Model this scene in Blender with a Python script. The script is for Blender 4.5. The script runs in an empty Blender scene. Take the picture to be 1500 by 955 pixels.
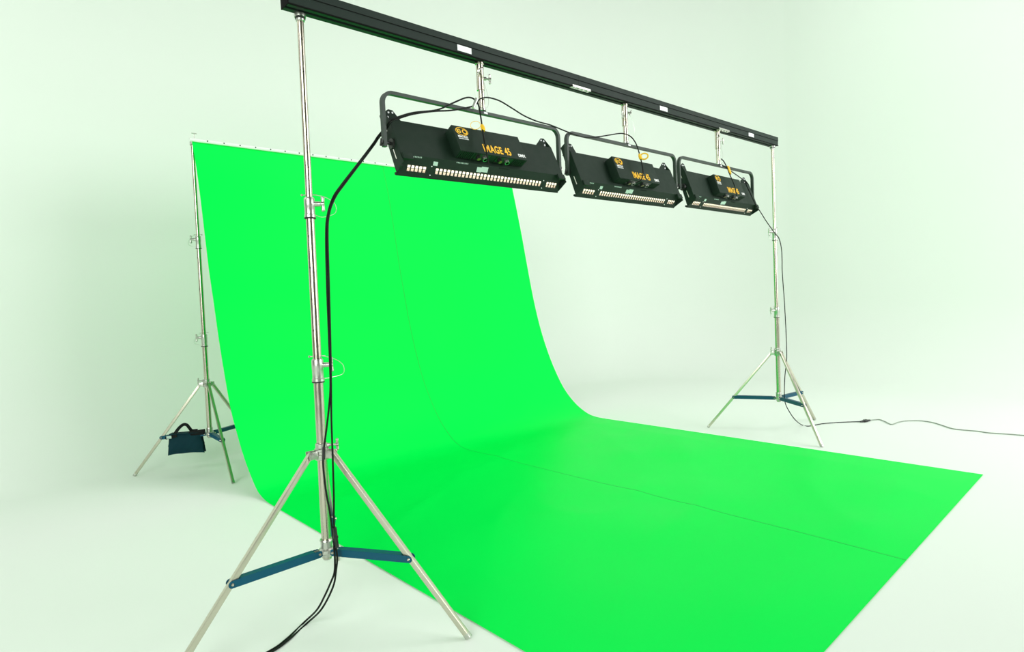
import bpy, bmesh, math, random
from mathutils import Vector, Matrix, noise

# ------------------------------------------------------------------ camera
CAM = Vector((-1.1290344, -2.5163667, 1.3996217))
FWD = Vector((0.6745656, 0.7366519, -0.0480128))
RGT = Vector((0.7351904, -0.6762609, -0.0465430))
UPV = Vector((0.0667552, 0.0039023, 0.9977618))
FPX = 884.68
scn = bpy.context.scene
COL = scn.collection
cd = bpy.data.cameras.new('camera')
cd.sensor_width = 36.0
cd.sensor_fit = 'HORIZONTAL'
cd.lens = 36.0 * FPX / 1500.0
cd.clip_start = 0.05
cd.clip_end = 100
co = bpy.data.objects.new('camera', cd)
COL.objects.link(co)
co.matrix_world = Matrix(((RGT.x, UPV.x, -FWD.x, CAM.x), (RGT.y, UPV.y, -FWD.y, CAM.y), (RGT.z, UPV.z, -FWD.z, CAM.z), (0, 0, 0, 1)))
scn.camera = co

# ------------------------------------------------------------------ light
w = bpy.data.worlds.new('studio_world')
scn.world = w
w.use_nodes = True
bg = w.node_tree.nodes['Background']
bg.inputs['Color'].default_value = (0.9, 1.0, 0.9, 1)
bg.inputs['Strength'].default_value = 0.05

def area(name, loc, target, sx, sy, power, col=(1, 1, 1)):
    l = bpy.data.lights.new(name, 'AREA')
    l.shape = 'RECTANGLE'
    l.size = sx
    l.size_y = sy
    l.energy = power
    l.color = col
    o = bpy.data.objects.new(name, l)
    COL.objects.link(o)
    o.location = loc
    o.rotation_euler = (Vector(target) - Vector(loc)).to_track_quat('-Z', 'Y').to_euler()
    return o

POWER = dict(right=395, left=415, over=38, back=90, floor=66)
TINT = (1.0, 1.0, 1.0)
area('softbox_right', (6.0, -6.0, 3.4), (2.6, 3.2, 1.9), 5.0, 4.6, POWER['right'], TINT)
area('left_fill', (-5.2, -3.4, 3.4), (0.6, 4.6, 2.1), 4.4, 4.4, POWER['left'], (0.93, 1.0, 0.93))  # unseen fill added for the left walls, tinted slightly green
area('sheet_fill', (2.4, 0.9, 6.6), (2.4, 1.1, 0.0), 4.0, 3.4, POWER['over'], TINT).data.spread = math.radians(120)  # unseen lamp added to light the green sheet from above
area('wall_fill', (5.0, -1.4, 6.6), (6.8, 3.6, 1.2), 3.0, 2.5, POWER['back'], TINT)  # added lamp out of view, brightens the back and right walls
area('floor_fill', (-4.6, 2.4, 6.0), (-2.0, 2.4, 0.0), 2.5, 2.5, POWER['floor'], TINT)  # unseen fill added to lift the floor on the left
scn.view_settings.view_transform = 'Standard'
scn.view_settings.look = 'None'
scn.view_settings.gamma = 1.0
scn.view_settings.use_curve_mapping = False
scn.view_settings.exposure = 0.1

# ------------------------------------------------------------------ materials
def mat(name, col, rough=0.5, metal=0.0, spec=0.5, emit=None, estr=0.0, var=0.0, vscale=20.0, bump=0.0, bscale=200.0):
    m = bpy.data.materials.new(name)
    m.use_nodes = True
    nt = m.node_tree
    b = nt.nodes['Principled BSDF']
    b.inputs['Base Color'].default_value = (*col, 1)
    b.inputs['Roughness'].default_value = rough
    b.inputs['Metallic'].default_value = metal
    b.inputs['Specular IOR Level'].default_value = spec
    if emit:
        b.inputs['Emission Color'].default_value = (*emit, 1)
        b.inputs['Emission Strength'].default_value = estr
    if var or bump:
        tc = nt.nodes.new('ShaderNodeTexCoord')
        n = nt.nodes.new('ShaderNodeTexNoise')
        n.inputs['Scale'].default_value = vscale
        n.inputs['Detail'].default_value = 4
        nt.links.new(tc.outputs['Object'], n.inputs['Vector'])
        if var:
            mp = nt.nodes.new('ShaderNodeMapRange')
            mp.inputs['To Min'].default_value = 1 - var
            mp.inputs['To Max'].default_value = 1 + var
            nt.links.new(n.outputs['Fac'], mp.inputs['Value'])
            mx = nt.nodes.new('ShaderNodeVectorMath')
            mx.operation = 'SCALE'
            mx.inputs[0].default_value = col
            nt.links.new(mp.outputs['Result'], mx.inputs['Scale'])
            nt.links.new(mx.outputs['Vector'], b.inputs['Base Color'])
            mr = nt.nodes.new('ShaderNodeMapRange')
            mr.inputs['To Min'].default_value = max(0.02, rough - 0.08)
            mr.inputs['To Max'].default_value = min(1, rough + 0.08)
            nt.links.new(n.outputs['Fac'], mr.inputs['Value'])
            nt.links.new(mr.outputs['Result'], b.inputs['Roughness'])
        if bump:
            n2 = nt.nodes.new('ShaderNodeTexNoise')
            n2.inputs['Scale'].default_value = bscale
            nt.links.new(tc.outputs['Object'], n2.inputs['Vector'])
            bp = nt.nodes.new('ShaderNodeBump')
            bp.inputs['Strength'].default_value = bump
            bp.inputs['Distance'].default_value = 0.002
            nt.links.new(n2.outputs['Fac'], bp.inputs['Height'])
            nt.links.new(bp.outputs['Normal'], b.inputs['Normal'])
    return m

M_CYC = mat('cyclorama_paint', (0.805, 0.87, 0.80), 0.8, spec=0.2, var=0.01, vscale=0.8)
M_STUDIO = mat('studio_wall_paint', (0.16, 0.14, 0.12), 0.8, spec=0.2, var=0.03, vscale=1.0)
M_CEIL = mat('studio_ceiling', (0.10, 0.10, 0.09), 0.9, spec=0.1, var=0.03, vscale=1.0)
M_GREEN = mat('chroma_vinyl', (0.0, 0.82, 0.08), 0.42, spec=0.055, var=0.015, vscale=1.5)
M_SEAM = mat('chroma_seam', (0.0, 0.62, 0.06), 0.5, spec=0.2, var=0.01)
M_CHROME = mat('chromed_steel', (0.56, 0.52, 0.43), 0.24, metal=1.0, var=0.03, vscale=30)
M_CHROME2 = mat('satin_steel', (0.60, 0.57, 0.47), 0.34, metal=0.95, var=0.03, vscale=30)
M_CAST = mat('cast_aluminium', (0.54, 0.55, 0.50), 0.32, metal=0.95, var=0.06, vscale=60, bump=0.2)
M_DARK = mat('black_rubber', (0.008, 0.008, 0.008), 0.6, var=0.02)
M_HOLE = mat('hole_shadow', (0.004, 0.004, 0.004), 0.9, spec=0.0, var=0.01)
M_CABLE = mat('black_cable', (0.004, 0.006, 0.004), 0.5, spec=0.2, var=0.05)
M_GCABLE = mat('grey_cable', (0.28, 0.32, 0.27), 0.5, var=0.05)
M_BLUE = mat('blue_paint', (0.0, 0.072, 0.125), 0.45, spec=0.25, var=0.03, vscale=15)
M_BEAM = mat('black_anodised', (0.013, 0.023, 0.018), 0.55, spec=0.2, var=0.06, vscale=5)
M_BEAMD = mat('beam_groove', (0.004, 0.004, 0.004), 0.8, spec=0.1, var=0.02)
M_LAMP = mat('black_powder_coat', (0.005, 0.018, 0.009), 0.6, spec=0.25, var=0.06, vscale=20, bump=0.15, bscale=600)
M_YOKE = mat('yoke_paint', (0.032, 0.046, 0.037), 0.45, spec=0.3, var=0.05, vscale=20)
M_LABEL = mat('white_label', (0.85, 0.87, 0.88), 0.5, var=0.01)
M_PLABEL = mat('printed_label', (0.45, 0.60, 0.52), 0.5, var=0.08, vscale=400)
M_YEL = mat('yellow_print', (0.95, 0.52, 0.0), 0.5, var=0.01)
M_BRASS = mat('dull_brass', (0.22, 0.17, 0.05), 0.4, metal=0.6, var=0.03)
M_WPR = mat('white_print', (0.85, 0.87, 0.85), 0.5, var=0.01)
M_YTAG = mat('yellow_plastic', (0.90, 0.55, 0.01), 0.4, var=0.03)
M_TUBE = mat('fluorescent_tube', (0.9, 0.85, 0.75), 0.4, emit=(1.0, 0.80, 0.60), estr=0.9)
M_REFL = mat('reflector', (0.85, 0.82, 0.75), 0.3, metal=0.0, var=0.01)
M_BAG = mat('navy_canvas', (0.001, 0.030, 0.042), 0.8, spec=0.2, var=0.1, vscale=40, bump=0.4, bscale=500)
M_STRAP = mat('black_webbing', (0.006, 0.008, 0.008), 0.8, spec=0.2, var=0.05, bump=0.3)
M_SOCK = mat('connector_black', (0.010, 0.012, 0.010), 0.3, var=0.05)
M_WIRE = mat('steel_wire', (0.62, 0.68, 0.60), 0.35, metal=0.7, var=0.03)
M_TAPE = mat('blue_marker', (0.0, 0.05, 0.09), 0.5, var=0.02)

# ------------------------------------------------------------------ helpers
def obj(name, bm, m, parent=None, smooth=True):
    bmesh.ops.recalc_face_normals(bm, faces=bm.faces[:])
    me = bpy.data.meshes.new(name)
    if smooth:
        for f in bm.faces:
            f.smooth = True
        for e in bm.edges:
            if len(e.link_faces) == 2 and e.calc_face_angle(0) > 0.6:
                e.smooth = False
    bm.to_mesh(me)
    bm.free()
    me.materials.append(m)
    o = bpy.data.objects.new(name, me)
    COL.objects.link(o)
    if parent:
        o.parent = parent
    return o

def thing(name, label, cat, loc=(0, 0, 0), rotz=0.0, group=None):
    o = bpy.data.objects.new(name, None)
    o.empty_display_size = 0.1
    COL.objects.link(o)
    o.location = loc
    o.rotation_euler = (0, 0, rotz)
    o['label'] = label
    o['category'] = cat
    if group:
        o['group'] = group
    return o

def frame(a, b, roll=None):
    """matrix whose z runs a->b, origin a"""
    z = (Vector(b) - Vector(a)).normalized()
    ref = Vector(roll) if roll else (Vector((0, 0, 1)) if abs(z.z) < 0.9 else Vector((1, 0, 0)))
    x = ref.cross(z)
    if x.length < 1e-5:
        x = Vector((0, 1, 0)).cross(z)
    x.normalize()
    y = z.cross(x)
    return Matrix(((x.x, y.x, z.x, a[0]), (x.y, y.y, z.y, a[1]), (x.z, y.z, z.z, a[2]), (0, 0, 0, 1)))

def box(bm, sx, sy, sz, M=None, c=(0, 0, 0), bevel=0.0):
    g = bmesh.ops.create_cube(bm, size=1.0)
    vs = g['verts']
    bmesh.ops.scale(bm, vec=(sx, sy, sz), verts=vs)
    bmesh.ops.translate(bm, vec=c, verts=vs)
    if bevel:
        es = list({e for v in vs for e in v.link_edges})
        r = bmesh.ops.bevel(bm, geom=es, offset=bevel, segments=2, affect='EDGES', profile=0.6)
        vs = list({v for f in r['faces'] for v in f.verts} | {v for v in vs if v.is_valid})
    if M is not None:
        bmesh.ops.transform(bm, matrix=M, verts=vs)
    return vs

def tube(bm, a, b, r, r2=None, seg=20, roll=None):
    M = frame(a, b, roll)
    L = (Vector(b) - Vector(a)).length
    g = bmesh.ops.create_cone(bm, cap_ends=True, segments=seg, radius1=r, radius2=r if r2 is None else r2, depth=L)
    bmesh.ops.translate(bm, vec=(0, 0, L / 2), verts=g['verts'])
    bmesh.ops.transform(bm, matrix=M, verts=g['verts'])
    return g['verts']

def lathe(bm, pts, M=None, seg=24):
    """pts: (r, z) list, revolved about z"""
    rings = []
    for r, z in pts:
        if r < 1e-6:
            rings.append([bm.verts.new((0, 0, z))])
        else:
            rings.append([bm.verts.new((r * math.cos(2 * math.pi * i / seg), r * math.sin(2 * math.pi * i / seg), z)) for i in range(seg)])
    for A, B in zip(rings, rings[1:]):
        for i in range(seg):
            j = (i + 1) % seg
            if len(A) == 1 and len(B) == 1:
                continue
            if len(A) == 1:
                bm.faces.new((A[0], B[i], B[j]))
            elif len(B) == 1:
                bm.faces.new((A[i], A[j], B[0]))
            else:
                bm.faces.new((A[i], A[j], B[j], B[i]))
    vs = [v for r in rings for v in r]
    if M is not None:
        bmesh.ops.transform(bm, matrix=M, verts=vs)
    return vs

def sweep(bm, pts, prof, closed_prof=True, ref=(0, 0, 1), cap=True):
    """sweep 2D profile along a polyline, parallel transport"""
    pts = [Vector(p) for p in pts]
    n = len(pts)
    T = []
    for i in range(n):
        a = pts[max(i - 1, 0)]
        b = pts[min(i + 1, n - 1)]
        T.append((b - a).normalized())
    x = Vector(ref).cross(T[0])
    if x.length < 1e-4:
        x = Vector((1, 0.1, 0)).cross(T[0])
    x.normalize()
    rings = []
    for i in range(n):
        x = (x - T[i] * x.dot(T[i])).normalized()
        y = T[i].cross(x)
        rings.append([bm.verts.new(pts[i] + x * p[0] + y * p[1]) for p in prof])
    k = len(prof)
    for A, B in zip(rings, rings[1:]):
        for i in range(k if closed_prof else k - 1):
            j = (i + 1) % k
            bm.faces.new((A[i], A[j], B[j], B[i]))
    if cap and closed_prof:
        bm.faces.new(list(reversed(rings[0])))
        bm.faces.new(rings[-1])
    return [v for r in rings for v in r]

def circ(r, n=10):
    return [(r * math.cos(2 * math.pi * i / n), r * math.sin(2 * math.pi * i / n)) for i in range(n)]

def cr(pts, sub=8):
    """Catmull-Rom through points"""
    P = [Vector(p) for p in pts]
    P = [P[0] * 2 - P[1]] + P + [P[-1] * 2 - P[-2]]
    out = []
    for i in range(1, len(P) - 2):
        p0, p1, p2, p3 = P[i - 1:i + 3]
        for k in range(sub):
            t = k / sub
            out.append(0.5 * ((2 * p1) + (p2 - p0) * t + (2 * p0 - 5 * p1 + 4 * p2 - p3) * t * t + (3 * p1 - p0 - 3 * p2 + p3) * t ** 3))
    out.append(P[-2])
    return out

def resample(pts, n):
    d = [0]
    for a, b in zip(pts, pts[1:]):
        d.append(d[-1] + (b - a).length)
    out = []
    j = 0
    for i in range(n):
        s = d[-1] * i / (n - 1)
        while j < len(d) - 2 and d[j + 1] < s:
            j += 1
        t = (s - d[j]) / max(d[j + 1] - d[j], 1e-9)
        out.append(pts[j].lerp(pts[j + 1], min(max(t, 0), 1)))
    return out

def at(x, y, axis, val):
    """world point seen at photo pixel x, y on the plane axis = val"""
    d = FWD + RGT * ((x - 750) / FPX) - UPV * ((y - 477.5) / FPX)
    i = 'xyz'.index(axis)
    return CAM + d * ((val - CAM[i]) / d[i])

def at_line(x, y, a, b):
    """on the vertical plane through floor points a, b"""
    d = FWD + RGT * ((x - 750) / FPX) - UPV * ((y - 477.5) / FPX)
    n = Vector((-(b[1] - a[1]), b[0] - a[0], 0))
    return CAM + d * ((Vector((a[0], a[1], 0)) - CAM).dot(n) / d.dot(n))

def prism(bm, poly, depth, M=None):
    """polygon in xy, extruded along z by depth"""
    A = [bm.verts.new((p[0], p[1], 0)) for p in poly]
    B = [bm.verts.new((p[0], p[1], depth)) for p in poly]
    bm.faces.new(list(reversed(A)))
    bm.faces.new(B)
    for i in range(len(poly)):
        j = (i + 1) % len(poly)
        bm.faces.new((A[i], A[j], B[j], B[i]))
    if M is not None:
        bmesh.ops.transform(bm, matrix=M, verts=A + B)
    return A + B

# ------------------------------------------------------------------ setting: white cyclorama
XL, XR, YF, YB = -7.0, 8.6, -8.0, 4.75
RC, HW, RV = 1.15, 8.5, 3.2

def cove(n=16):
    """(inset from wall, z) from the floor edge up to the wall top"""
    out = [(RC - RC * math.sin(math.pi / 2 * i / n), RC - RC * math.cos(math.pi / 2 * i / n)) for i in range(n + 1)]
    return out + [(0, z) for z in (2.0, 3.0, 4.5, HW)]

def grid_obj(name, rows, m):
    bm = bmesh.new()
    R = [[bm.verts.new(p) for p in r] for r in rows]
    for A, B in zip(R, R[1:]):
        for i in range(len(A) - 1):
            bm.faces.new((A[i], A[i + 1], B[i + 1], B[i]))
    o = obj(name, bm, m)
    o['kind'] = 'structure'
    return o

C = cove()
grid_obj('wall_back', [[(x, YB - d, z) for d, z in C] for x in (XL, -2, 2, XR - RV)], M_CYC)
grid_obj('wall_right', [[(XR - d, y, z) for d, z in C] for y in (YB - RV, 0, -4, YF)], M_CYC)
corner = []
for i in range(17):
    a = math.pi / 2 * (1 - i / 16)
    corner.append([(XR - RV + (RV - d) * math.cos(a), YB - RV + (RV - d) * math.sin(a), z) for d, z in C])
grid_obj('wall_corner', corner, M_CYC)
bm = bmesh.new()
fl = [(XL, YF), (XR - RC, YF)]
for i in range(17):
    a = math.pi / 2 * i / 16
    fl.append((XR - RV + (RV - RC) * math.cos(a), YB - RV + (RV - RC) * math.sin(a)))
fl += [(XL, YB - RC)]
prism(bm, fl, -0.1)
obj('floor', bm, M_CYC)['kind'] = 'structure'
# the rest of the studio, behind and above the camera
for nm, sz, ct in (('wall_front', (XR - XL + .2, .1, HW), ((XL + XR) / 2, YF - .06, HW / 2)), ('wall_left', (.1, YB - YF, HW), (XL - .06, (YB + YF) / 2, HW / 2)), ('ceiling', (XR - XL + .2, YB - YF + .2, .1), ((XL + XR) / 2, (YB + YF) / 2, HW + .06))):
    bm = bmesh.new()
    box(bm, *sz, c=ct)
    obj(nm, bm, M_CEIL if nm == 'ceiling' else M_STUDIO, smooth=False)['kind'] = 'structure'

# ------------------------------------------------------------------ green backdrop
PL = [(3.068, 2.829), (2.991, 2.564), (2.938, 2.282), (2.888, 1.946), (2.85, 1.713), (2.795, 1.485), (2.733, 1.205), (2.661, .941), (2.552, .623), (2.425, .412), (2.286, .233), (2.103, .072), (1.999, .026), (1.87, .006), (1.7, .004)]
PR = [(3.068, 2.829), (2.991, 2.49), (2.921, 2.163), (2.845, 1.77), (2.758, 1.345), (2.668, 1.012), (2.564, .735), (2.448, .499), (2.31, .287), (2.151, .135), (1.982, .040), (1.85, .010), (1.7, .004)]
SL = resample(cr([Vector((0, *p)) for p in PL]), 110)
SR = resample(cr([Vector((0, *p)) for p in PR]), 110)
X0, X1, YFRONT = 0.427, 4.082, -1.636
XM = 0.5 * (X0 + X1)

def sheet_pt(x, k, ncurve=110, nfl=100):
    t = (x - X0) / (X1 - X0)
    if k < ncurve:
        p = SL[k].lerp(SR[k], t)
        y, z = p.y, p.z
    else:
        y = 1.7 + (YFRONT - 1.7) * (k - ncurve + 1) / nfl
        z = 0.004
    f = min(1, max(0, (2.0 - y) / 0.5)) * min(1, (y - YFRONT) / 0.35) * min(1, (x - X0) / 0.3, (X1 - x) / 0.3)
    if f > 0:
        q = Vector((x * 0.9 + y * 0.5, y * 0.6, 0.3))
        s = noise.noise(q * 1.6) * 0.5 + 0.5
        r = 1 - abs(noise.noise(Vector((x * 0.55 - y * 0.75, x * 0.25 + y * 0.2, 7.7)) * 1.7)) * 2.2
        z += f * (0.012 * s + 0.018 * max(0, r) ** 2 * s)
    g = min(1, max(0, (2.8 - z) / 0.6)) * min(1, max(0, (y - 1.9) / 0.4))
    y += g * 0.006 * noise.noise(Vector((x * 1.3, z * 0.8, 3.1)))
    return Vector((x, y, z))

drop = thing('green_backdrop', 'seamless chroma green sheet hanging from the pipe and sweeping forward over the white floor', 'backdrop', (XM, 0.6, 0))
PO = Vector(drop.location)

def panel(xa, xb, nx):
    bm = bmesh.new()
    R = []
    for k in range(210):
        R.append([bm.verts.new(sheet_pt(xa + (xb - xa) * i / nx, k) - PO) for i in range(nx + 1)])
    for A, B in zip(R, R[1:]):
        for i in range(nx):
            bm.faces.new((A[i], A[i + 1], B[i + 1], B[i]))
    bmesh.ops.recalc_face_normals(bm, faces=bm.faces[:])
    ext = bmesh.ops.solidify(bm, geom=bm.faces[:], thickness=0.0015)
    return bm
for xa, xb in ((X0, XM - 0.0003), (XM + 0.0003, X1)):
    obj('fabric_panel', panel(xa, xb, 60), M_GREEN, drop)
bm = bmesh.new()
pts = [sheet_pt(XM, k) - PO for k in range(210)]
R = []
for i, p in enumerate(pts):
    a = pts[max(0, i - 1)]
    b = pts[min(209, i + 1)]
    t = (b - a).normalized()
    n = -Vector((1, 0, 0)).cross(t)
    R.append([bm.verts.new(p + Vector((dx, 0, 0)) + n * dn) for dx, dn in ((-.0055, -.001), (-.0045, .0024), (.0045, .0024), (.0055, -.001))])
for A, B in zip(R, R[1:]):
    for i in range(3):
        bm.faces.new((A[i], A[i + 1], B[i + 1], B[i]))
obj('seam', bm, M_SEAM, drop)
bm = bmesh.new()
box(bm, X1 - X0, 0.006, 0.006, c=((X0 + X1) / 2 - PO.x, 3.064 - PO.y, 2.829))
obj('top_hem', bm, M_SEAM, drop)

# pipe that carries the backdrop
pipe = thing('backdrop_pipe', 'long pale steel crossbar pipe with a row of small holes carrying the green sheet', 'pipe', (2.25, 3.072, 2.848))
bm = bmesh.new()
tube(bm, (-1.84, 0, 0), (1.86, 0, 0), 0.016, seg=24)
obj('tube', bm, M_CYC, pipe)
bm = bmesh.new()
tube(bm, (0, -0.0163, 0), (0, -0.010, 0), 0.0062, seg=10)
hole_me = None
for i in range(27):
    if hole_me is None:
        o = obj('hole', bm, M_HOLE, pipe)
        hole_me = o.data
    else:
        o = bpy.data.objects.new('hole', hole_me)
        COL.objects.link(o)
        o.parent = pipe
    o.location = (0.546 + 0.1345 * i - 2.25, 0, 0.002)

# ------------------------------------------------------------------ light stands
def add_knob(parent, p, d, L=0.05, up=(0, 0, 1), s=1.0):
    """T handle: a threaded shaft out of p along d with a winged handle"""
    d = Vector(d).normalized()
    bm = bmesh.new()
    tube(bm, p, p + d * L, 0.0055 * s, seg=12)
    tube(bm, p, p + d * 0.014, 0.011 * s, seg=12)
    q = p + d * L
    tube(bm, q - d * 0.008, q + d * 0.006, 0.010 * s, seg=14)
    u = Vector(up)
    for k in (-1, 1):
        vs = tube(bm, q, q + u * 0.026 * s * k, 0.006 * s, 0.008 * s, seg=12)
        bmesh.ops.create_icosphere(bm, subdivisions=2, radius=0.0085 * s, matrix=Matrix.Translation(q + u * 0.026 * s * k))
    return obj('tee_handle', bm, M_CAST, parent)

def add_lanyard(parent, pts, r=0.0014):
    bm = bmesh.new()
    sweep(bm, cr(pts, 8), circ(r, 6))
    return obj('safety_wire', bm, M_WIRE, parent)

def light_stand(label, base, tilt, ang, R, zh, zm, c1, c2, top, kdir, group=None, flange=True, radii=(.0205, .018, .0145), wires=True, cat='light stand', ls=1.0):
    t = thing('light_stand', label, cat, (base[0], base[1], 0), 0, group)
    def M(z):
        return Vector((tilt[0] * z, tilt[1] * z, z))
    kd = Vector((math.cos(kdir), math.sin(kdir), 0))
    # mast
    bm = bmesh.new(); tube(bm, M(zm - .03), M(c1[1]), radii[0], seg=32)
    low = obj('lower_tube', bm, M_CHROME, t)
    bm = bmesh.new(); tube(bm, M(c1[0] + .01), M(c2[1]), radii[1], seg=32)
    mid = obj('middle_tube', bm, M_CHROME, t)
    bm = bmesh.new(); tube(bm, M(c2[0] + .01), M(top), radii[2], seg=32)
    up = obj('upper_tube', bm, M_CHROME, t)
    # holes in the two risers, towards -y and slightly left
    fd = Vector((-0.45, -0.89, 0)).normalized()
    bm = bmesh.new(); tube(bm, (0, 0, -0.003), (0, 0, 0.0004), 0.0032, seg=10)
    h0 = None
    def hole(par, z, rad, dv):
        nonlocal h0
        if h0 is None:
            o = obj('hole', bm, M_HOLE, par); h0 = o.data
        else:
            o = bpy.data.objects.new('hole', h0); COL.objects.link(o); o.parent = par
        p = M(z) + dv * rad
        o.matrix_local = frame(p, p + dv)
    fd2 = Vector((-0.2, -0.98, 0)).normalized()
    z = top - 0.11
    while z > c2[1] + .03:
        hole(up, z, radii[2], fd2); z -= 0.137
    z = c2[0] - 0.08
    fd3 = Vector((-0.85, -0.52, 0)).normalized()
    while z > c1[1] + .06:
        hole(mid, z, radii[1], fd3); z -= 0.137
    # collars
    for (za, zb), r, rk in ((c1, radii[0] + .0045, radii[0]), (c2, radii[1] + .0045, radii[1])):
        bm = bmesh.new()
        Mx = frame(M(za), M(zb))
        L = (M(zb) - M(za)).length
        lathe(bm, [(rk, 0), (r + .001, .001), (r + .001, .014), (r - .001, .016), (r - .001, L * .55), (r, L * .57), (r, L - .006), (r - .003, L), (rk - .004, L)], Mx, 32)
        # boss for the handle
        pb = M(zb - .028)
        tube(bm, pb, pb + kd * (r + .014), 0.013, 0.011, seg=14)
        col = obj('collar', bm, M_CAST, t)
        bm = bmesh.new()
        lathe(bm, [(rk, -.004), (r + .0018, -.004), (r + .0018, .0015), (rk, .0015)], Mx, 32)
        obj('collar_ring', bm, M_DARK, col)
        add_knob(col, pb + kd * (r + .010), kd, 0.024 * ls, s=ls)
        if wires:
            sd = Vector((0, 0, 1))
            n2 = Vector((0.3, -0.6, 0))
            add_lanyard(col, [M(zb + .03) - kd * .012, M(zb + .015) + kd * .01, M(zb) + kd * .05 + n2 * .03, M(zb - .03) + kd * .085 + n2 * .04, M(zb - .07) + kd * .09 + n2 * .03, M(zb - .085) + kd * .055, M(za + .012) + kd * r])
            bm = bmesh.new()
            pp = M(zb + .012)
            tube(bm, pp - kd * (rk + .012), pp + kd * (rk + .014), 0.0022, seg=8)
            bmesh.ops.create_icosphere(bm, subdivisions=1, radius=0.0055, matrix=Matrix.Translation(pp - kd * (rk + .012)))
            obj('lock_pin', bm, M_CAST, col)
    if flange:
        bm = bmesh.new()
        lathe(bm, [(radii[2], -.030), (radii[2] + .004, -.028), (radii[2] + .005, -.014), (.0245, -.012), (.0255, -.004), (.0255, 0), (0, 0)], Matrix.Translation(M(top)), 28)
        fo = obj('top_flange', bm, M_CAST, t)
        bm = bmesh.new()
        lathe(bm, [(radii[2], -.020), (radii[2] + .0075, -.020), (radii[2] + .0075, -.0125), (radii[2], -.0125)], Matrix.Translation(M(top)), 28)
        obj('bushing', bm, M_DARK, fo)
    # hinge collar
    bm = bmesh.new()
    lathe(bm, [(radii[0], -.026), (.029, -.026), (.031, -.020), (.031, -.004), (.028, -.002), (.028, .010), (.031, .012), (.031, .022), (.026, .026), (.026, .044), (.023, .047), (radii[0], .047)], Matrix.Translation(M(zh)), 28)
    for k in range(3):
        a = ang + k * 2 * math.pi / 3
        d = Vector((math.cos(a), math.sin(a), 0)); s = Vector((-d.y, d.x, 0))
        for e in (-1, 1):
            box(bm, .040, .004, .034, Matrix.Translation(M(zh)) @ Matrix.Rotation(a, 4, 'Z'), (.046, e * .0165, 0), 0.0012)
        tube(bm, M(zh) + d * .056 - s * .021, M(zh) + d * .056 + s * .021, .006, seg=12)
    hc = obj('hinge_collar', bm, M_CAST, t)
    ka = ang + math.pi * 1.62 if False else kdir
    kd1 = Vector((math.cos(ka), math.sin(ka), 0))
    add_knob(hc, M(zh + .034) + kd1 * .022, kd1, .045, s=.8)
    # base casting
    bm = bmesh.new()
    lathe(bm, [(radii[0], .055), (.026, .055), (.028, .048), (.025, .044), (.025, .016), (.034, .010), (.034, -.004), (.028, -.010), (.026, -.022), (.020, -.026), (.018, -.036), (0, -.038)], Matrix.Translation(M(zm)), 28)
    for k in range(3):
        a = ang + k * 2 * math.pi / 3
        for e in (-1, 1):
            box(bm, .034, .004, .024, Matrix.Translation(M(zm)) @ Matrix.Rotation(a, 4, 'Z'), (.040, e * .0095, 0), 0.0012)
    obj('base_casting', bm, M_CAST, t)
    # legs and braces
    for k in range(3):
        a = ang + k * 2 * math.pi / 3
        d = Vector((math.cos(a), math.sin(a), 0)); s = Vector((-d.y, d.x, 0))
        pt = M(zh) + d * .056
        pf = d * R + Vector((0, 0, .012))
        dirv = (pf - pt).normalized()
        bm = bmesh.new()
        A, B = pt - dirv * .012, pf
        Mx = frame(A, B, tuple(s))
        L = (B - A).length
        box(bm, .0225, .0225, L, Mx, (0, 0, L / 2), 0.003)
        leg = obj('leg', bm, M_CHROME2, t)
        bm = bmesh.new()
        box(bm, .024, .024, .022, frame(B - dirv * .004, B + dirv * .01, tuple(s)), (0, 0, .004), 0.003)
        obj('foot_plug', bm, M_CAST, leg)
        # brace
        f = (zh - zm) / (zh - .012)
        pj = pt.lerp(pf, f)
        bi = M(zm) + d * .040
        bo = Vector((pj.x, pj.y, pj.z)) + Vector((0, 0, .0))
        bm = bmesh.new()
        Lb = (bo - bi).length
        Mb = frame(bi, bo, (0, 0, 1))
        W2, H2, th = .0165, .017, .0022
        # U channel opening downward
        vs = []
        box(bm, .033, th, Lb - .055, Mb, (0, H2 - th / 2, (Lb - .01) / 2 - 0.0))
        for e in (-1, 1):
            box(bm, th, H2 * 2 - .004, Lb - .012, Mb, (e * (W2 - th / 2), 0.0, Lb / 2))
            for q in (bi, bo):
                tube(bm, q - s * 0 + s * e * (W2 - th), q + s * e * W2, H2 - .002, seg=18)
        br = obj('brace', bm, M_BLUE, t)
        for q in (bi, bo):
            bm = bmesh.new()
            tube(bm, q - s * (W2 + .004), q + s * (W2 + .004), .0035, seg=12)
            for e in (-1, 1):
                tube(bm, q + s * e * (W2 + .0005), q + s * e * (W2 + .006), .0068, .004, seg=14)
            obj('bolt', bm, M_CHROME, br)
    return t

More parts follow.
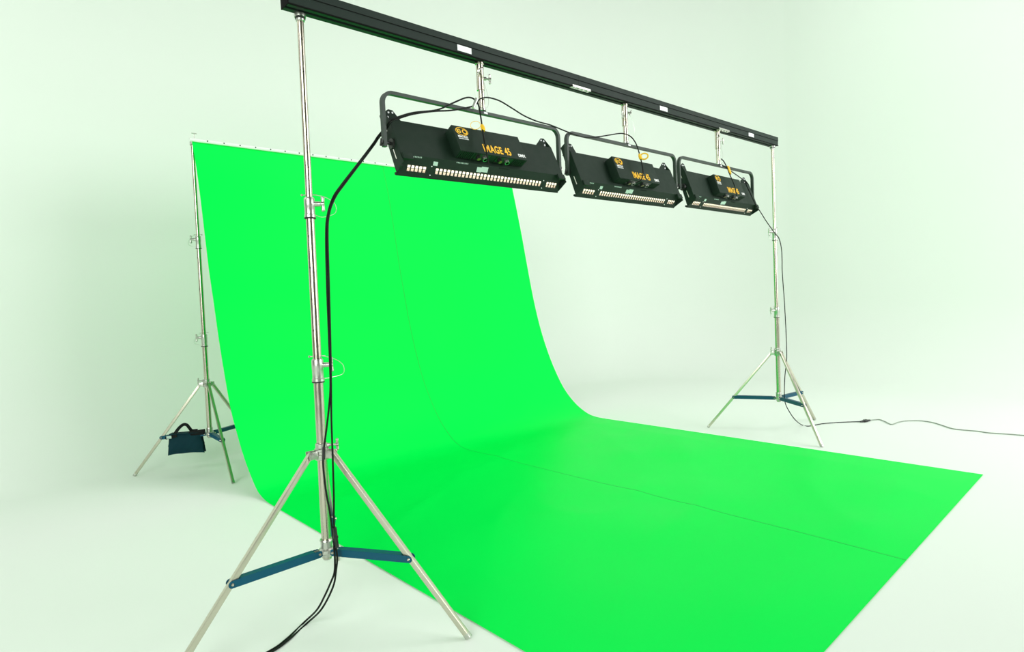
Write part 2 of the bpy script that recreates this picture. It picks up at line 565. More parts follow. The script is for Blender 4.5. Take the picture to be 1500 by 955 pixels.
ST = 'chrome tripod stands under the two crossbars'
BEAMZ = lambda x: 2.660 + 0.0068 * x
s1 = light_stand('chrome tripod stand nearest the camera, under the left end of the black beam', (0, 0), (.018, .012), 3.156, .6515, .7515, .317,
                 (1.068, 1.168), (1.784, 1.872), BEAMZ(0), -0.55, ST, ls=1.0)
s2 = light_stand('chrome tripod stand under the far right end of the black beam', (4.598, .010), (-.0095, -.004), 1.984, .6515, .7515, .317,
                 (1.09, 1.185), (1.816, 1.924), BEAMZ(4.55), 2.6, ST)
s3 = light_stand('chrome tripod stand with blue sandbag, behind the left edge of the green sheet', (.444, 3.226), (.002, -.030), 2.583, .6227, .760, .3196,
                 (1.095, 1.20), (1.945, 2.05), 2.86, 2.85, ST, flange=False)
s4 = light_stand('chrome tripod stand hidden behind the green sheet at its right end', (3.86, 3.226), (.002, -.030), -math.pi / 2, .6227, .760, .3196,
                 (1.095, 1.20), (1.945, 2.05), 2.86, 0.4, ST, flange=False)
for s, x in ((s3, .446), (s4, 3.86)):
    bm = bmesh.new()
    p = Vector((.004, 3.140 - 3.226, 2.86))
    lathe(bm, [(.0145, -.04), (.020, -.04), (.020, -.008), (0, -.006)], Matrix.Translation(p), 20)
    box(bm, .040, .076, .012, c=(p.x, p.y - .030, p.z - .0335), bevel=.002)
    tube(bm, p + Vector((0, -.068, -.03)), p + Vector((0, -.068, .045)), .004, seg=10)
    tube(bm, p + Vector((-.02, -.068, .045)), p + Vector((.02, -.068, .045)), .004, seg=10)
    obj('pipe_hook', bm, M_CAST, s)

# ------------------------------------------------------------------ overhead beam
beam = thing('overhead_beam', 'long black metal beam spanning the front stands above the three light fixtures', 'beam', (0, 0, 0))
joints = [-.030, 1.800, 3.530, 4.620]
HB = .080
def BM(x):
    sl = math.atan(0.0068)
    return Matrix.Translation((x, 0, BEAMZ(x))) @ Matrix.Rotation(-sl, 4, 'Y')
for a, b in zip(joints, joints[1:]):
    L = b - a - .0015
    # section: slightly stepped box, lips on the underside
    poly = [(-.036, 0), (-.036, .004), (-.034, .004), (-.034, .044), (-.036, .044), (-.036, .078), (-.033, HB), (.033, HB), (.036, .078), (.036, .004), (.036, 0), (.010, 0), (.010, .008), (-.010, .008), (-.010, 0)]
    bm = bmesh.new()
    Mx = BM(a) @ Matrix(((0, 0, 1, 0), (1, 0, 0, 0), (0, 1, 0, 0), (0, 0, 0, 1)))
    prism(bm, poly, L, Mx)
    ch = obj('channel', bm, M_BEAM, beam, smooth=False)
    bm = bmesh.new()
    box(bm, L - .001, .003, .0025, BM(a), (L / 2, -.0355, .0455))
    box(bm, L - .001, .006, .0055, BM(a), (L / 2, -.0345, .0012))
    obj('groove', bm, M_BEAMD, ch)
bm = bmesh.new()
box(bm, .003, .074, .083, BM(-.0315), (0, 0, .040), .001)
obj('end_cap', bm, M_BEAMD, beam)
for x in (1.820, 3.60):
    bm = bmesh.new()
    box(bm, .17, .004, .006, BM(x), (0, -.0385, .006))
    box(bm, .17, .030, .004, BM(x), (0, -.028, -.002))
    pl = obj('joining_plate', bm, M_CAST, beam)
    for i in range(4):
        bm = bmesh.new()
        tube(bm, BM(x) @ Vector((-.062 + i * .041, -.030, -.004)), BM(x) @ Vector((-.062 + i * .041, -.030, -.010)), .0075, seg=12)
        obj('bolt', bm, M_CAST, pl)
for xa, xb, za, zb in ((670.5, 691, 77, 0), (967, 978, 164, 0), (1097, 1104.5, 204, 0)):
    A = at(xa, za, 'y', -.037); B = at(xb, za + (xb - xa) * .29, 'y', -.037)
    bm = bmesh.new()
    box(bm, (B.x - A.x), .0012, .030, BM((A.x + B.x) / 2), (0, -.0368, .026))
    obj('label', bm, M_LABEL, beam)

# ------------------------------------------------------------------ hanging poles
poles = [(1.027, 'chrome hanging pole with tee handles above the nearest light fixture', 1),
         (2.305, 'chrome hanging pole above the middle light fixture', -1),
         (3.556, 'chrome hanging pole above the farthest light fixture', 1)]
YT = 2.397
for x, lab, sg in poles:
    zt = BEAMZ(x)
    t = thing('hanging_pole', lab, 'pole', (x, 0, zt), 0, 'hanging poles under the black beam')
    bm = bmesh.new()
    tube(bm, (0, 0, -.003), (0, 0, -.150), .0205, seg=28)
    lathe(bm, [(.0205, -.004), (.024, -.004), (.024, -.012), (.0205, -.014)], None, 28)
    sl = obj('sleeve', bm, M_CHROME, t)
    bm = bmesh.new()
    tube(bm, (0, -.0208, -.034), (0, -.010, -.034), .0035, seg=10)
    obj('hole', bm, M_HOLE, sl)
    bm = bmesh.new()
    tube(bm, (0.003, 0, -.120), (0.003, 0, YT + .016 - zt), .0165, seg=28)
    sp = obj('spigot', bm, M_CHROME, t)
    bm = bmesh.new()
    lathe(bm, [(.0165, .0), (.022, 0), (.022, .010), (.0165, .012)], Matrix.Translation((.003, 0, YT + .012 - zt)), 24)
    obj('clamp_nut', bm, M_CAST, sp)
    kd = Vector((sg * .93, -.36, 0)).normalized()
    add_knob(sl, Vector((0, 0, -.085)) + kd * .019, kd, .036, s=.8)
    kd2 = Vector((-sg * .75, -.66, 0)).normalized()
    add_knob(sl, Vector((0, 0, -.062)) + kd2 * .019, kd2, .022, up=(0.5, 0, .85), s=.6)
    add_lanyard(sl, [(-.02 * sg, -.012, -.055), (-.052 * sg, -.03, -.12), (-.062 * sg, -.03, -.19), (-.045 * sg, -.03, -.235), (-.012 * sg, -.02, -.25)], .0011)
    add_lanyard(sl, [(-.012 * sg, -.021, -.05), (.012 * sg, -.024, -.13), (.030 * sg, -.026, -.19), (.024 * sg, -.026, -.235), (.006 * sg, -.02, -.25)], .0011)

# ------------------------------------------------------------------ light fixtures
def text_mesh(s, size, M, name, m, parent, sx=1.0, bold=0.0, depth=.0004, align='LEFT', spc=1.0):
    cu = bpy.data.curves.new('letters', 'FONT')
    cu.body = s
    cu.size = size
    cu.offset = bold
    cu.space_character = spc
    cu.extrude = depth
    cu.align_x = align
    ob = bpy.data.objects.new('letters', cu)
    COL.objects.link(ob)
    bpy.context.view_layer.update()
    me = bpy.data.meshes.new_from_object(ob)
    bpy.data.objects.remove(ob)
    me.transform(M @ Matrix.Diagonal((sx, 1, 1, 1)))
    me.name = name
    me.materials.clear()
    me.materials.append(m)
    o = bpy.data.objects.new(name, me)
    COL.objects.link(o)
    o.parent = parent
    return o

W = 1.097
P = dict(A=(.078, .164), B=(.044, .186), nt=(-.003, .126), fo=(-.083, -.065), nb=(-.104, -.106), fb=(-.033, -.145))

def fixture(label, loc, tilt, yaw, yc):
    t = thing('light_fixture', label, 'light fixture', loc, 0, 'black studio light fixtures hanging from the beam')
    T = Matrix.Rotation(yaw, 4, 'Z') @ Matrix.Rotation(tilt, 4, 'X')
    def pl(k0, k1, th, inset=0.0):
        """plate between two profile corners, thickness inward"""
        a = Vector((0, *P[k0])); b = Vector((0, *P[k1]))
        e = (b - a).normalized()
        n = Vector((1, 0, 0)).cross(e)
        return a, b, e, n
    # back panel
    h = W / 2
    a, b, e, n = pl('fo', 'nt', .002)     # e points up the panel
    n = Vector((0, -e.z, e.y))            # towards camera side, outward
    up = e
    PM = T @ Matrix(((1, 0, 0, a.x), (0, e.y, n.y, a.y), (0, e.z, n.z, a.z), (0, 0, 0, 1)))   # local x, s(up), d(out)
    Lp = (b - a).length
    bm = bmesh.new()
    box(bm, W - .006, Lp, .003, PM, (0, Lp / 2, -.0015))
    # top slope from nt to B and rim to A
    def strip(bm, p, q, th, x0=-h + .003, x1=h - .003):
        p = Vector((0, *p)); q = Vector((0, *q)); ee = (q - p).normalized(); L = (q - p).length
        nn = Vector((0, -ee.z, ee.y))
        MM = T @ Matrix(((1, 0, 0, 0), (0, ee.y, nn.y, p.y), (0, ee.z, nn.z, p.z), (0, 0, 0, 1)))
        box(bm, x1 - x0, L, th, MM, ((x0 + x1) / 2, L / 2, -th / 2))
    strip(bm, P['nt'], (.070, .118), .003)
    shell = obj('housing', bm, M_LAMP, t)
    # end plates
    for sgn in (-1, 1):
        bm = bmesh.new()
        poly = [P[k] for k in ('A', 'B', 'nt', 'fo', 'nb', 'fb')]
        Mx = T @ Matrix(((0, 0, 1, sgn * h - .0015), (1, 0, 0, 0), (0, 1, 0, 0), (0, 0, 0, 1)))
        prism(bm, poly, .003, Mx)
        # folded flange on the rear edge
        ep = obj('end_plate', bm, M_LAMP, t)
        # ventilation slits, tube light showing through put in as cream strips
        for (y, z, ln) in ((.028, .095, .055), (-.035, -.055, .055)):
            bm = bmesh.new()
            ed = Vector((0, P['fo'][0] - P['nt'][0], P['fo'][1] - P['nt'][1])).normalized()
            c = Vector((sgn * (h + .0017), y, z))
            tube(bm, T @ (c - ed * ln / 2), T @ (c + ed * ln / 2), .0022, seg=6)
            obj('slit', bm, M_REFL, ep)
        # corner bracket inside the lower corner
        bm = bmesh.new()
        a2 = Vector(PM @ Vector((sgn * (h - .035), -.004, .000)))
        box(bm, .055, .034, .014, PM, (sgn * (h - .030), -.016, .004), .002)
        obj('corner_bracket', bm, M_LAMP, ep)
        # ear with two holes
        bm = bmesh.new()
        ear = [(0, .092), (0, .150), (.010, .178), (.022, .186), (.046, .184), (.098, .128), (.100, .092)]
        EM = T @ Matrix(((-sgn, 0, 0, sgn * h), (0, 0, 1, .030), (0, 1, 0, 0), (0, 0, 0, 1)))
        prism(bm, ear, .003, EM)
        eo = obj('ear', bm, M_LAMP, ep)
        for (hx, hy) in ((.022, .170), (.044, .172), (.016, .146)):
            bm = bmesh.new()
            tube(bm, EM @ Vector((hx, hy, -.0008)), EM @ Vector((hx, hy, .0036)), .0050 if hy > .15 else .0062, seg=12)
            obj('hole', bm, M_LABEL, eo)
    # slotted lower panel with real slots
    fo = Vector((0, *P['fo'])); fb = Vector((0, *P['fb']))
    e2 = (fo - fb).normalized(); n2 = Vector((0, -e2.z, e2.y)); L2 = (fo - fb).length
    SM = T @ Matrix(((1, 0, 0, 0), (0, e2.y, n2.y, fb.y), (0, e2.z, n2.z, fb.z), (0, 0, 0, 1)))
    bm = bmesh.new()
    s0, s1_ = .016, .046
    th = .0025
    box(bm, W - .006, L2 - s1_, th, SM, (0, (L2 + s1_) / 2, -th / 2))
    box(bm, W - .006, s0 + .004, th, SM, (0, s0 / 2 - .002, -th / 2))
    pitch, sw = .0236, .0165
    slots = [-.498 + i * .0222 for i in range(5)] + [-.335 + i * pitch for i in range(31)] + [.434 + i * .0215 for i in range(4)]
    edges = [-h + .003]
    for x in slots:
        edges += [x, x + sw]
    edges.append(h - .003)
    for i in range(0, len(edges), 2):
        wd = edges[i + 1] - edges[i]
        box(bm, wd, s1_ - s0, th, SM, ((edges[i] + edges[i + 1]) / 2, (s0 + s1_) / 2, -th / 2))
    # mid divider making each slot a pair
    box(bm, slots[-1] - slots[0] + sw, .0022, th * .6, SM, ((slots[-1] + slots[0] + sw) / 2, (s0 + s1_) / 2, -th * .7))
    # lower lip
    box(bm, W + .002, .012, .016, SM, (0, -.006, -.010), .001)
    sp = obj('slotted_panel', bm, M_LAMP, t, smooth=False)
    for x, s, wx, hs in ((-.345, .068, .026, .020), (-.072, .066, .030, .026), (-.036, .070, .044, .028)):
        bm = bmesh.new()
        box(bm, wx, hs, .0008, SM, (x, s, .0005 + (0.0003 if wx > .04 else 0)))
        obj('rating_label', bm, M_PLABEL, sp)
    for x in (-.363, .405):
        for s in (.052, .008):
            bm = bmesh.new()
            tube(bm, SM @ Vector((x, s, 0)), SM @ Vector((x, s, .002)), .003, seg=8)
            obj('rivet', bm, M_WPR, sp)
    for x0, n_ in ((-.50, 9), (-.22, 9), (.06, 9)):
        bm = bmesh.new()
        for i in range(n_):
            box(bm, .0035, .007, .0006, SM, (x0 + i * .0085, L2 - .006, .0003))
        obj('vent_row', bm, M_PLABEL if x0 < 0 else M_BEAMD, sp)
    # interior: reflector and tubes across the open face
    bm = bmesh.new()
    box(bm, W - .02, Lp - .01, .001, PM, (0, Lp / 2, -.006))
    obj('reflector', bm, M_REFL, t)
    bm = bmesh.new()
    strip(bm, (P['fb'][0] + .001, P['fb'][1] + .014), (P['fb'][0] + .011, P['fb'][1] + .040), .001, -h + .006, h - .006)
    obj('reflector_lip', bm, M_REFL, t)
    for i in range(4):
        f = i / 3
        c = Vector((0, -.040 + .078 * f, -.104 + .222 * f))
        bm = bmesh.new()
        tube(bm, T @ (c + Vector((-h + .018, 0, 0))), T @ (c + Vector((h - .018, 0, 0))), .015, seg=16)
        tb = obj('fluorescent_tube', bm, M_TUBE, t)
        for s in (-1, 1):
            bm = bmesh.new()
            tube(bm, T @ (c + Vector((s * (h - .019), 0, 0))), T @ (c + Vector((s * (h - .006), 0, 0))), .019, seg=16)
            obj('tube_holder', bm, M_SOCK, tb)
    # ballast box on the panel
    bx0, bx1, bs0, bs1, bd = -.228, .224, .020, .180, .060
    bm = bmesh.new()
    box(bm, bx1 - bx0, bs1 - bs0, bd, PM, ((bx0 + bx1) / 2, (bs0 + bs1) / 2, bd / 2), .0012)
    bb = obj('ballast_box', bm, M_LAMP, t)
    # cooling fins on the underside, connectors between
    def under(x0, x1, d0, d1, hgt, bm):
        box(bm, x1 - x0, hgt, d1 - d0, PM, ((x0 + x1) / 2, bs0 - hgt / 2, (d0 + d1) / 2))
    for xa, n_ in ((-.222, 8), (.140, 7)):
        for i in range(n_):
            bm = bmesh.new()
            under(xa + i * .0112, xa + i * .0112 + .006, .008, .058, .003, bm)
            obj('fin', bm, M_LAMP, bb)
    for xa, xb in ((-.125, -.030), (.015, .125)):
        bm = bmesh.new()
        under(xa, xb, .006, .054, .002, bm)
        cp = obj('connector_plate', bm, M_SOCK, bb)
        for i in range(2):
            xc = xa + (xb - xa) * (.28 + .44 * i)
            bm = bmesh.new()
            c0 = PM @ Vector((xc, bs0 - .002, .030)); c1 = PM @ Vector((xc, bs0 - .014, .030))
            tube(bm, c0, c1, .0135, seg=18)
            so = obj('socket', bm, M_CAST if i else M_SOCK, cp)
            bm = bmesh.new()
            tube(bm, PM @ Vector((xc, bs0 - .013, .030)), PM @ Vector((xc, bs0 - .0148, .030)), .0095, seg=16)
            if i == 0:
                obj('socket_core', bm, M_BRASS, cp)
            else:
                obj('socket_core', bm, M_HOLE, cp)
    # prints on the box front
    FM = PM @ Matrix.Translation((0, 0, bd + .0006))
    text_mesh('IMAGE 45', .066, FM @ Matrix.Translation((-.070, .037, 0)), 'lettering', M_YEL, bb, sx=.62, bold=.0017, spc=1.12)
    text_mesh('DMX', .026, FM @ Matrix.Translation((.168, .037, 0)), 'lettering', M_WPR, bb, sx=.88, bold=.0010)
    text_mesh('KINO FLO', .0165, FM @ Matrix.Translation((-.210, .107, 0)), 'lettering', M_WPR, bb, sx=.82, bold=.0007)
    text_mesh('LIGHTING SYSTEMS', .0085, FM @ Matrix.Translation((-.210, .096, 0)), 'lettering', M_WPR, bb, sx=.84, bold=.0002)
    # logo: oval with two lobes
    def ring2(bm, cx, cy, ra, rb, wd, z=0.0, seg=28):
        o_, i_ = [], []
        for k in range(seg):
            a_ = 2 * math.pi * k / seg
            o_.append(bm.verts.new((cx + ra * math.cos(a_), cy + rb * math.sin(a_), z)))
            i_.append(bm.verts.new((cx + (ra - wd) * math.cos(a_), cy + (rb - wd) * math.sin(a_), z)))
        for k in range(seg):
            j = (k + 1) % seg
            bm.faces.new((o_[k], o_[j], i_[j], i_[k]))
    bm = bmesh.new()
    ring2(bm, -.174, .147, .040, .026, .0035)
    ring2(bm, -.156, .147, .0165, .0165, .0065)
    bmesh.ops.transform(bm, matrix=FM, verts=bm.verts[:])
    obj('logo', bm, M_YEL, bb, smooth=False)
    text_mesh('KI', .034, FM @ Matrix.Translation((-.206, .1355, .0002)), 'logo_letters', M_YTAG, bb, sx=.80, bold=.0012)
    # yoke: flat bar bent over the fixture, stays upright
    yk = .602
    yh = YT - loc[2]
    r = .052
    pts = []
    pts.append(Vector((-yk, 0, -.02)))
    pts.append(Vector((-yk, 0, yh - r)))
    for i in range(1, 9):
        a_ = math.pi / 2 * i / 8
        pts.append(Vector((-yk + r * (1 - math.cos(a_)), 0, yh - r + r * math.sin(a_))))
    m = [Vector((-p.x, p.y, p.z)) for p in reversed(pts)]
    YM = Matrix.Translation((yc[0] - loc[0], yc[1] - loc[1], 0)) @ Matrix.Rotation(yaw * .3, 4, 'Z')
    bm = bmesh.new()
    hw, ht = .0115, .0085
    sweep(bm, [YM @ p for p in pts + m], [(-hw, -ht), (hw, -ht), (hw, ht), (-hw, ht)], ref=(1, 0, 0.001))
    yo = obj('yoke', bm, M_YOKE, t)
    bm = bmesh.new()
    box(bm, .026, .0010, .010, YM, (.026, -.0135, yh))
    obj('yoke_label', bm, M_LABEL, yo)
    for s in (-1, 1):
        bm = bmesh.new()
        A_ = YM @ Vector((s * (yk + .006), 0, 0)); B_ = YM @ Vector((s * (h - .012), 0, 0))
        tube(bm, A_, B_, .008, seg=14)
        tube(bm, YM @ Vector((s * (h + .002), 0, 0)), YM @ Vector((s * (h + .020), 0, 0)), .028, .024, seg=24)
        obj('pivot', bm, M_SOCK, yo)
        bm = bmesh.new()
        q = YM @ Vector((s * (yk + .006), 0, 0))
        tube(bm, q, q + Vector((s * .014, 0, 0)), .007, seg=12)
        q2 = q + Vector((s * .012, 0, 0))
        box(bm, .008, .012, .036, Matrix.Translation(q2) @ Matrix.Rotation(.3, 4, 'X'), (0, 0, 0), .003)
        obj('wing_knob', bm, M_CAST if s > 0 else M_SOCK, yo)
    return t, PM, Matrix.Translation(loc)

F1 = fixture('black studio light fixture nearest the camera, largest of the three in the row', (1.010, .010, 2.158), -.065, -.028, (1.018, 0))
F2 = fixture('black studio light fixture in the middle of the row of three', (2.272, -.008, 2.152), .007, -.002, (2.303, 0))
F3 = fixture('black studio light fixture farthest from the camera, smallest of the three in the row', (3.560, .008, 2.173), .057, .026, (3.555, 0))

# ------------------------------------------------------------------ cables
def cable(name, label, runs, r, m, cat='cable', group=None, parent=None, seg=9):
    """runs: list of world points"""
    bm = bmesh.new()
    o0 = Vector(runs[0][0]) if parent is None else Vector((0, 0, 0))
    for pts in runs:
        c = cr(pts, 8)
        sweep(bm, [p - o0 for p in c], circ(r, seg))
    o = obj(name, bm, m, parent)
    if parent is None:
        o.location = o0
        o['label'] = label
        o['category'] = cat
        if group:
            o['group'] = group
    return o

def px(lst):
    """(x, y, plane y) pixel triples -> points"""
    return [at(x, y, 'y', v) for x, y, v in lst]

GR = 'black power cables on the fixtures'
# two long cables: from the first hanging pole to the left end, down beside the stand, to the floor
def floorpts(l):
    return [at(x, y, 'z', .006) for x, y in l]
down_a = px([(697, 147, -.035), (690.6, 143.3, -.035), (681, 143.6, -.035), (662, 151.5, -.035), (640, 161, -.03), (606, 165, -.03), (583, 171.5, -.028)]) + [Vector((.438, -.022, 2.258)), Vector((.433, .015, 2.235)), Vector((.425, .075, 2.205))] + \
    px([(546, 211, .06), (524, 240, .0), (500, 271, -.05), (488, 289, -.075), (480.5, 312, -.08), (477.5, 342, -.08), (479, 420, -.08), (482, 500, -.08), (484.0, 560, -.08), (482.5, 590, -.08), (479, 622, -.08), (474.2, 660, -.08), (473.5, 683, -.08), (477.6, 720, -.08), (482.5, 747, -.08), (487, 778, -.08), (490, 806, -.08)])
down_b = px([(696, 153.5, -.04), (688.4, 156.8, -.04), (662, 161.6, -.038), (636, 163, -.032), (606, 167, -.032), (584, 173.5, -.03)]) + [Vector((.441, -.026, 2.252)), Vector((.436, .015, 2.226)), Vector((.428, .075, 2.197))] + \
    px([(548, 212, .06), (527, 240, .0), (503.5, 271, -.05), (491, 289, -.08), (482.5, 312, -.085), (480, 342, -.085), (482, 420, -.085), (484, 500, -.085), (485, 560, -.085), (485.5, 615, -.085), (487.5, 674, -.085), (489, 729, -.085), (489, 761, -.085), (490, 778, -.085)])
tail_a = px([(492, 800, -.09), (494, 818, -.09)]) + [at(492, 838, 'y', -.09), at(489, 856, 'y', -.08)] + [at(480, 877, 'y', -.062)] + [at(468, 896, 'y', -.052)] + floorpts([(449.5, 913), (421, 938.6), (396, 956), (340, 985), (270, 1000)])
tail_b = px([(489, 800, -.085), (490.5, 818, -.085), (489.8, 838, -.085)]) + [at(484.5, 853, 'y', -.075), at(475, 874, 'y', -.06), at(464, 893.5, 'y', -.045)] + floorpts([(446, 911), (419, 936.4), (394, 954), (334, 983), (262, 998)])
c1 = cable('power_cable', 'thick pair of black cables hanging beside the nearest tripod stand', [down_a, down_b, tail_a, tail_b], .0042, M_CABLE, group=GR)
bm = bmesh.new()
A = at(489.5, 771, 'y', -.085) - c1.location; B = at(493.5, 803, 'y', -.09) - c1.location
Mx = frame(A, B)
L = (B - A).length
box(bm, .022, .017, L * .94, Mx, (0.004, 0, L * .5), .004)
box(bm, .026, .020, L * .12, Mx, (0.004, 0, L * .48), .003)
obj('inline_connector', bm, M_SOCK, c1)
bm = bmesh.new()
q = at(488, 148, 'y', 0)
A = at(698, 145, 'y', -.045) - c1.location; B = at(693, 158, 'y', -.045) - c1.location
tube(bm, A, B, .010, .008, seg=14)
obj('cable_tie', bm, M_WIRE, c1)
bm = bmesh.new()
A = at(474.6, 655, 'y', -.082) - c1.location; B = at(474.0, 673, 'y', -.082) - c1.location
tube(bm, A, B, .0065, seg=12)
obj('cable_strap', bm, M_DARK, c1)

feed = px([(715.5, 240, -.145), (713.5, 228, -.16), (710.5, 212, -.165), (707.3, 193, -.13), (704.5, 173, -.07), (702, 158, -.045), (699.5, 150, -.04)])
link = px([(698, 152, -.04), (701, 147, -.038), (706, 143.8, -.036), (716, 143, -.035), (732, 147.8, -.03), (750, 158.5, -.03), (767.7, 169.5, -.028), (786.7, 177.7, -.024), (804, 182.4, -.022), (816, 187, -.018), (832, 193.5, -.022), (849.5, 199.6, -.024), (861, 201.3, -.024), (879.5, 199.8, -.024), (896, 197.2, -.03), (906, 195.6, -.034), (914, 195.8, -.036), (923, 199.5, -.05), (929, 206, -.07), (933.8, 216, -.10), (939.5, 236.6, -.165), (942, 252, -.175), (939.5, 263, -.175), (932, 267.5, -.145)])
c2 = cable('power_cable', 'short black cable entering the ballast box of the nearest fixture', [feed], .0042, M_CABLE, group=GR)
c3 = cable('power_cable', 'black cable looping from the first hanging pole across to the middle fixture', [link], .0040, M_CABLE, group=GR)
f3 = px([(1079, 287, -.13), (1077, 275.5, -.16), (1072.7, 264, -.15), (1068.5, 254.6, -.11), (1065.2, 246, -.075), (1060.5, 237, -.045), (1056.5, 232.5, -.035)])
r3a = px([(1057.5, 241.5, -.04), (1064, 246, -.055), (1072, 251.5, -.05), (1084, 260, -.035), (1091, 266, -.02), (1094, 273, -.03)])
down3 = px([(1094, 273, -.03), (1099, 283, -.05), (1104, 294, -.08), (1108.5, 302.5, -.11), (1113.6, 310, -.07), (1123.8, 326, -.03), (1135.3, 342, -.045), (1141, 349, -.05), (1144.5, 363, -.045), (1145.6, 380, -.04), (1146, 400, -.04), (1149, 442, -.04), (1151.3, 484, -.045), (1152.4, 515, -.06), (1152, 530, -.06), (1149.8, 551, -.06), (1149, 575, -.075), (1150.5, 591, -.08)])
down3 += [at(1158, 605.7, 'y', -.13), at(1166, 616, 'y', -.165)] + floorpts([(1175, 622.5), (1185.4, 624), (1204, 620.7), (1229, 618.6), (1262, 617.4)])
c4 = cable('power_cable', 'short black cable entering the ballast box of the farthest fixture', [f3], .0040, M_CABLE, group=GR)
c5 = cable('power_cable', 'thin black cable hanging beside the far right stand and trailing on the floor', [r3a, down3], .0040, M_CABLE, group=GR)
ext = floorpts([(1273, 615.6), (1281, 614.8), (1288.8, 614.6), (1297, 617.6), (1306, 621.6), (1316.5, 618.2), (1329, 616.3), (1348.5, 616.3), (1365.6, 618.7), (1380.5, 623), (1393, 627.2), (1406, 629.3), (1431.7, 631.5), (1449, 634), (1478.7, 636), (1503, 638), (1560, 642)])
c6 = cable('extension_cord', 'thin grey extension cord curving over the white floor to the right edge', [ext], .0046, M_GCABLE)
bm = bmesh.new()
A = at(1260, 617.6, 'z', .012) - c6.location; B = at(1274.5, 615.4, 'z', .012) - c6.location
M1 = (A + B) / 2
tube(bm, A, M1, .007, .014, seg=12)
tube(bm, M1, B, .014, .008, seg=12)
d = (B - A).normalized()
tube(bm, M1 - d * .016, M1 + d * .016, .0165, seg=12)
obj('plug', bm, M_SOCK, c6)

# yellow cable tags: sleeve on the cable, loop beside it
def tag(label, top, bot, ringc, rr, plane, thick, ringn, parent_loc=None):
    A = at(*top, 'y', plane[0]); B = at(*bot, 'y', plane[1])
    t = thing('cable_tag', label, 'cable tag', tuple(A), 0, 'yellow cable tags')
    bm = bmesh.new()
    L = (B - A).length
    lathe(bm, [(.0046, 0), (.008, .002), (.011, L * .35), (.011, L * .8), (.007, L), (.0046, L)], frame((0, 0, 0), B - A), 14)
    obj('sleeve', bm, M_YTAG, t)
    if ringc:
        c = at(*ringc, 'y', (plane[0] + plane[1]) / 2) - A
        n = Vector(ringn).normalized()
        x = n.cross(Vector((0, 0, 1))).normalized(); y = n.cross(x)
        bm = bmesh.new()
        pts = [c + (x * math.cos(a) * rr[0] + y * math.sin(a) * rr[1]) for a in [2 * math.pi * k / 28 for k in range(29)]]
        sweep(bm, pts, [(-thick[0], -thick[1]), (thick[0], -thick[1]), (thick[0], thick[1]), (-thick[0], thick[1])], ref=tuple(n))
        obj('loop', bm, M_YTAG, t)
    return t
tag('yellow cable tag with thin pale loop above the nearest fixture', (706, 183), (708.6, 192), (696.5, 183.5), (.026, .021), (-.105, -.125), (.0012, .0012), FWD)
tag('yellow cable tag with wide open loop above the middle fixture', (936.5, 226), (939, 233.5), (943.5, 229), (.026, .019), (-.135, -.16), (.0045, .0016), (.9, .35, .3))
tag('closed yellow cable tag above the farthest fixture', (1066.2, 243.5), (1070, 255), None, None, (-.07, -.115), None, None)

# ------------------------------------------------------------------ sandbag on the rear left stand
aa = 2.583
bd_ = Vector((math.cos(aa), math.sin(aa), 0)); bs_ = Vector((-bd_.y, bd_.x, 0))
bc = Vector((.444, 3.226, .3196)) + bd_ * .193
bag = thing('sandbag', 'dark blue canvas sandbag with black strap handle hung over the rear stand brace', 'sandbag', tuple(bc))
def bagpt(u, v, side):
    """u along the brace -1..1, v 0 top .. 1 bottom, side -1 / +1 lobe"""
    x = -u
    half = .158 * (1 + .10 * v)
    return x, half
bm = bmesh.new()
NU, NV = 18, 12
prof = []
for i in range(NV + 1):      # outer skin, one side
    v = i / NV
    zz = .026 - .178 * v
    th = .022 + .024 * math.sin(math.pi * min(1, v * 1.05)) ** .8
    prof.append((-th, zz))
inner = [(-.0225, -.150), (-.021, -.10), (-.020, -.03), (-.019, .020)]
loop = prof + inner
loop = loop + [(-y, z) for y, z in reversed(loop)]
rings = []
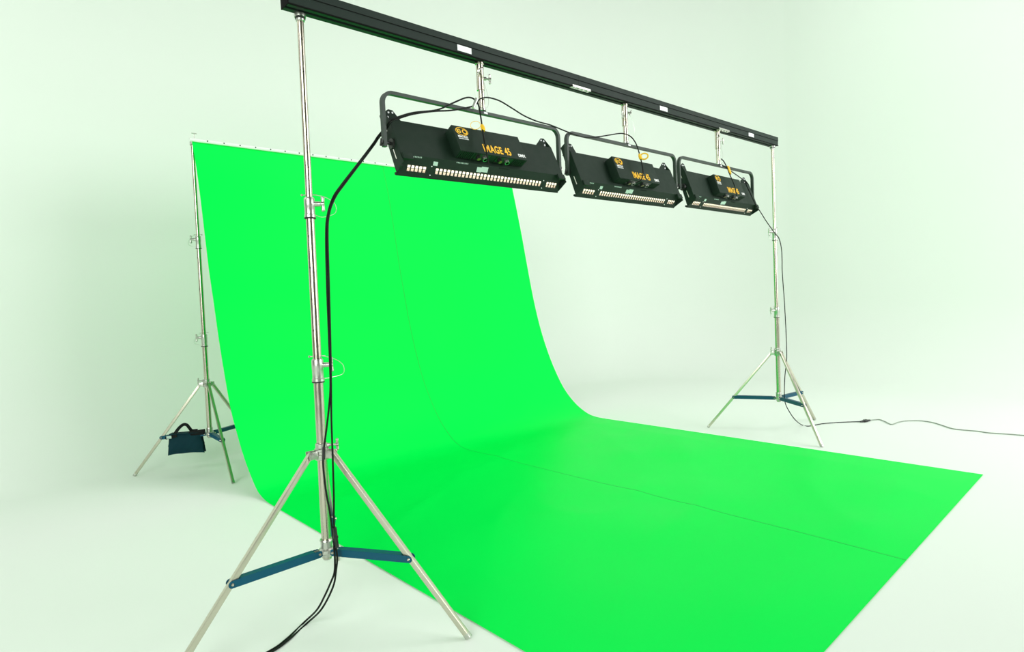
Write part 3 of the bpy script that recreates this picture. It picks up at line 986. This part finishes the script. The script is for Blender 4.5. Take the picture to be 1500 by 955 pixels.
for i in range(NU + 1):
    u = -1 + 2 * i / NU
    e = max(0.0, 1 - abs(u) ** 6)
    rg = []
    for (y, z) in loop:
        v = max(0, (.026 - z) / .178)
        x = u * (.126 + .020 * v + .004 * math.sin(v * 14))
        zs = z - .010 * v * abs(u) ** 3 + .0010 * math.sin(u * 7 + z * 60)
        yy = math.copysign(.0195, y) + (y - math.copysign(.0195, y)) * (.12 + .88 * e)
        yy += .002 * math.sin(u * 13 + z * 80) * (1 if abs(y) > .024 else 0)
        rg.append(bm.verts.new(bd_ * x + bs_ * yy + Vector((0, 0, zs))))
    rings.append(rg)
K = len(loop)
for A_, B_ in zip(rings, rings[1:]):
    for i in range(K):
        j = (i + 1) % K
        bm.faces.new((A_[i], A_[j], B_[j], B_[i]))
for rg in (rings[0], rings[-1]):
    half = K // 2
    for i in range(half - 1):
        pass
    bm.faces.new(rg if rg is rings[-1] else list(reversed(rg)))
# bridge over the brace
obj('bag', bm, M_BAG, bag)
bm = bmesh.new()
box(bm, .25, .085, .006, Matrix.Rotation(aa, 4, 'Z'), (0, 0, .024), .002)
obj('bridge', bm, M_BAG, bag)
def bl(u, y, z):
    return bd_ * u + bs_ * y + Vector((0, 0, z))
bm = bmesh.new()
# note: +u is to the left in the photograph
sweep(bm, cr([bl(.10, .034, .0), bl(.075, .036, .030), bl(.045, .02, .072), bl(.015, 0, .096), bl(-.012, -.004, .090), bl(-.030, -.01, .060), bl(-.045, -.02, .034), bl(-.09, -.03, .030)], 6), [(-.013, -.0015), (.013, -.0015), (.013, .0015), (-.013, .0015)], ref=tuple(bs_))
obj('strap', bm, M_STRAP, bag)
bm = bmesh.new()
sweep(bm, cr([bl(.152, .038, -.004), bl(.10, .046, .004), bl(.06, .044, .012)], 4), [(-.012, -.002), (.012, -.002), (.012, .002), (-.012, .002)], ref=tuple(bs_))
obj('strap', bm, M_STRAP, bag)
bm = bmesh.new()
for k, (ua, ub, zz, rr) in enumerate(((-.035, -.165, .026, .017), (-.05, -.160, .010, .015))):
    tube(bm, bl(ua, .028, zz), bl(ub, .030, zz + .006), rr * .75, rr, seg=14)
obj('rolled_strap', bm, M_STRAP, bag)
bm = bmesh.new()
q = bl(.120, .050, .004)
box(bm, .040, .0015, .024, Matrix.Translation(q) @ Matrix.Rotation(aa, 4, 'Z'), (0, 0, 0))
obj('cloth_label', bm, M_PLABEL, bag)
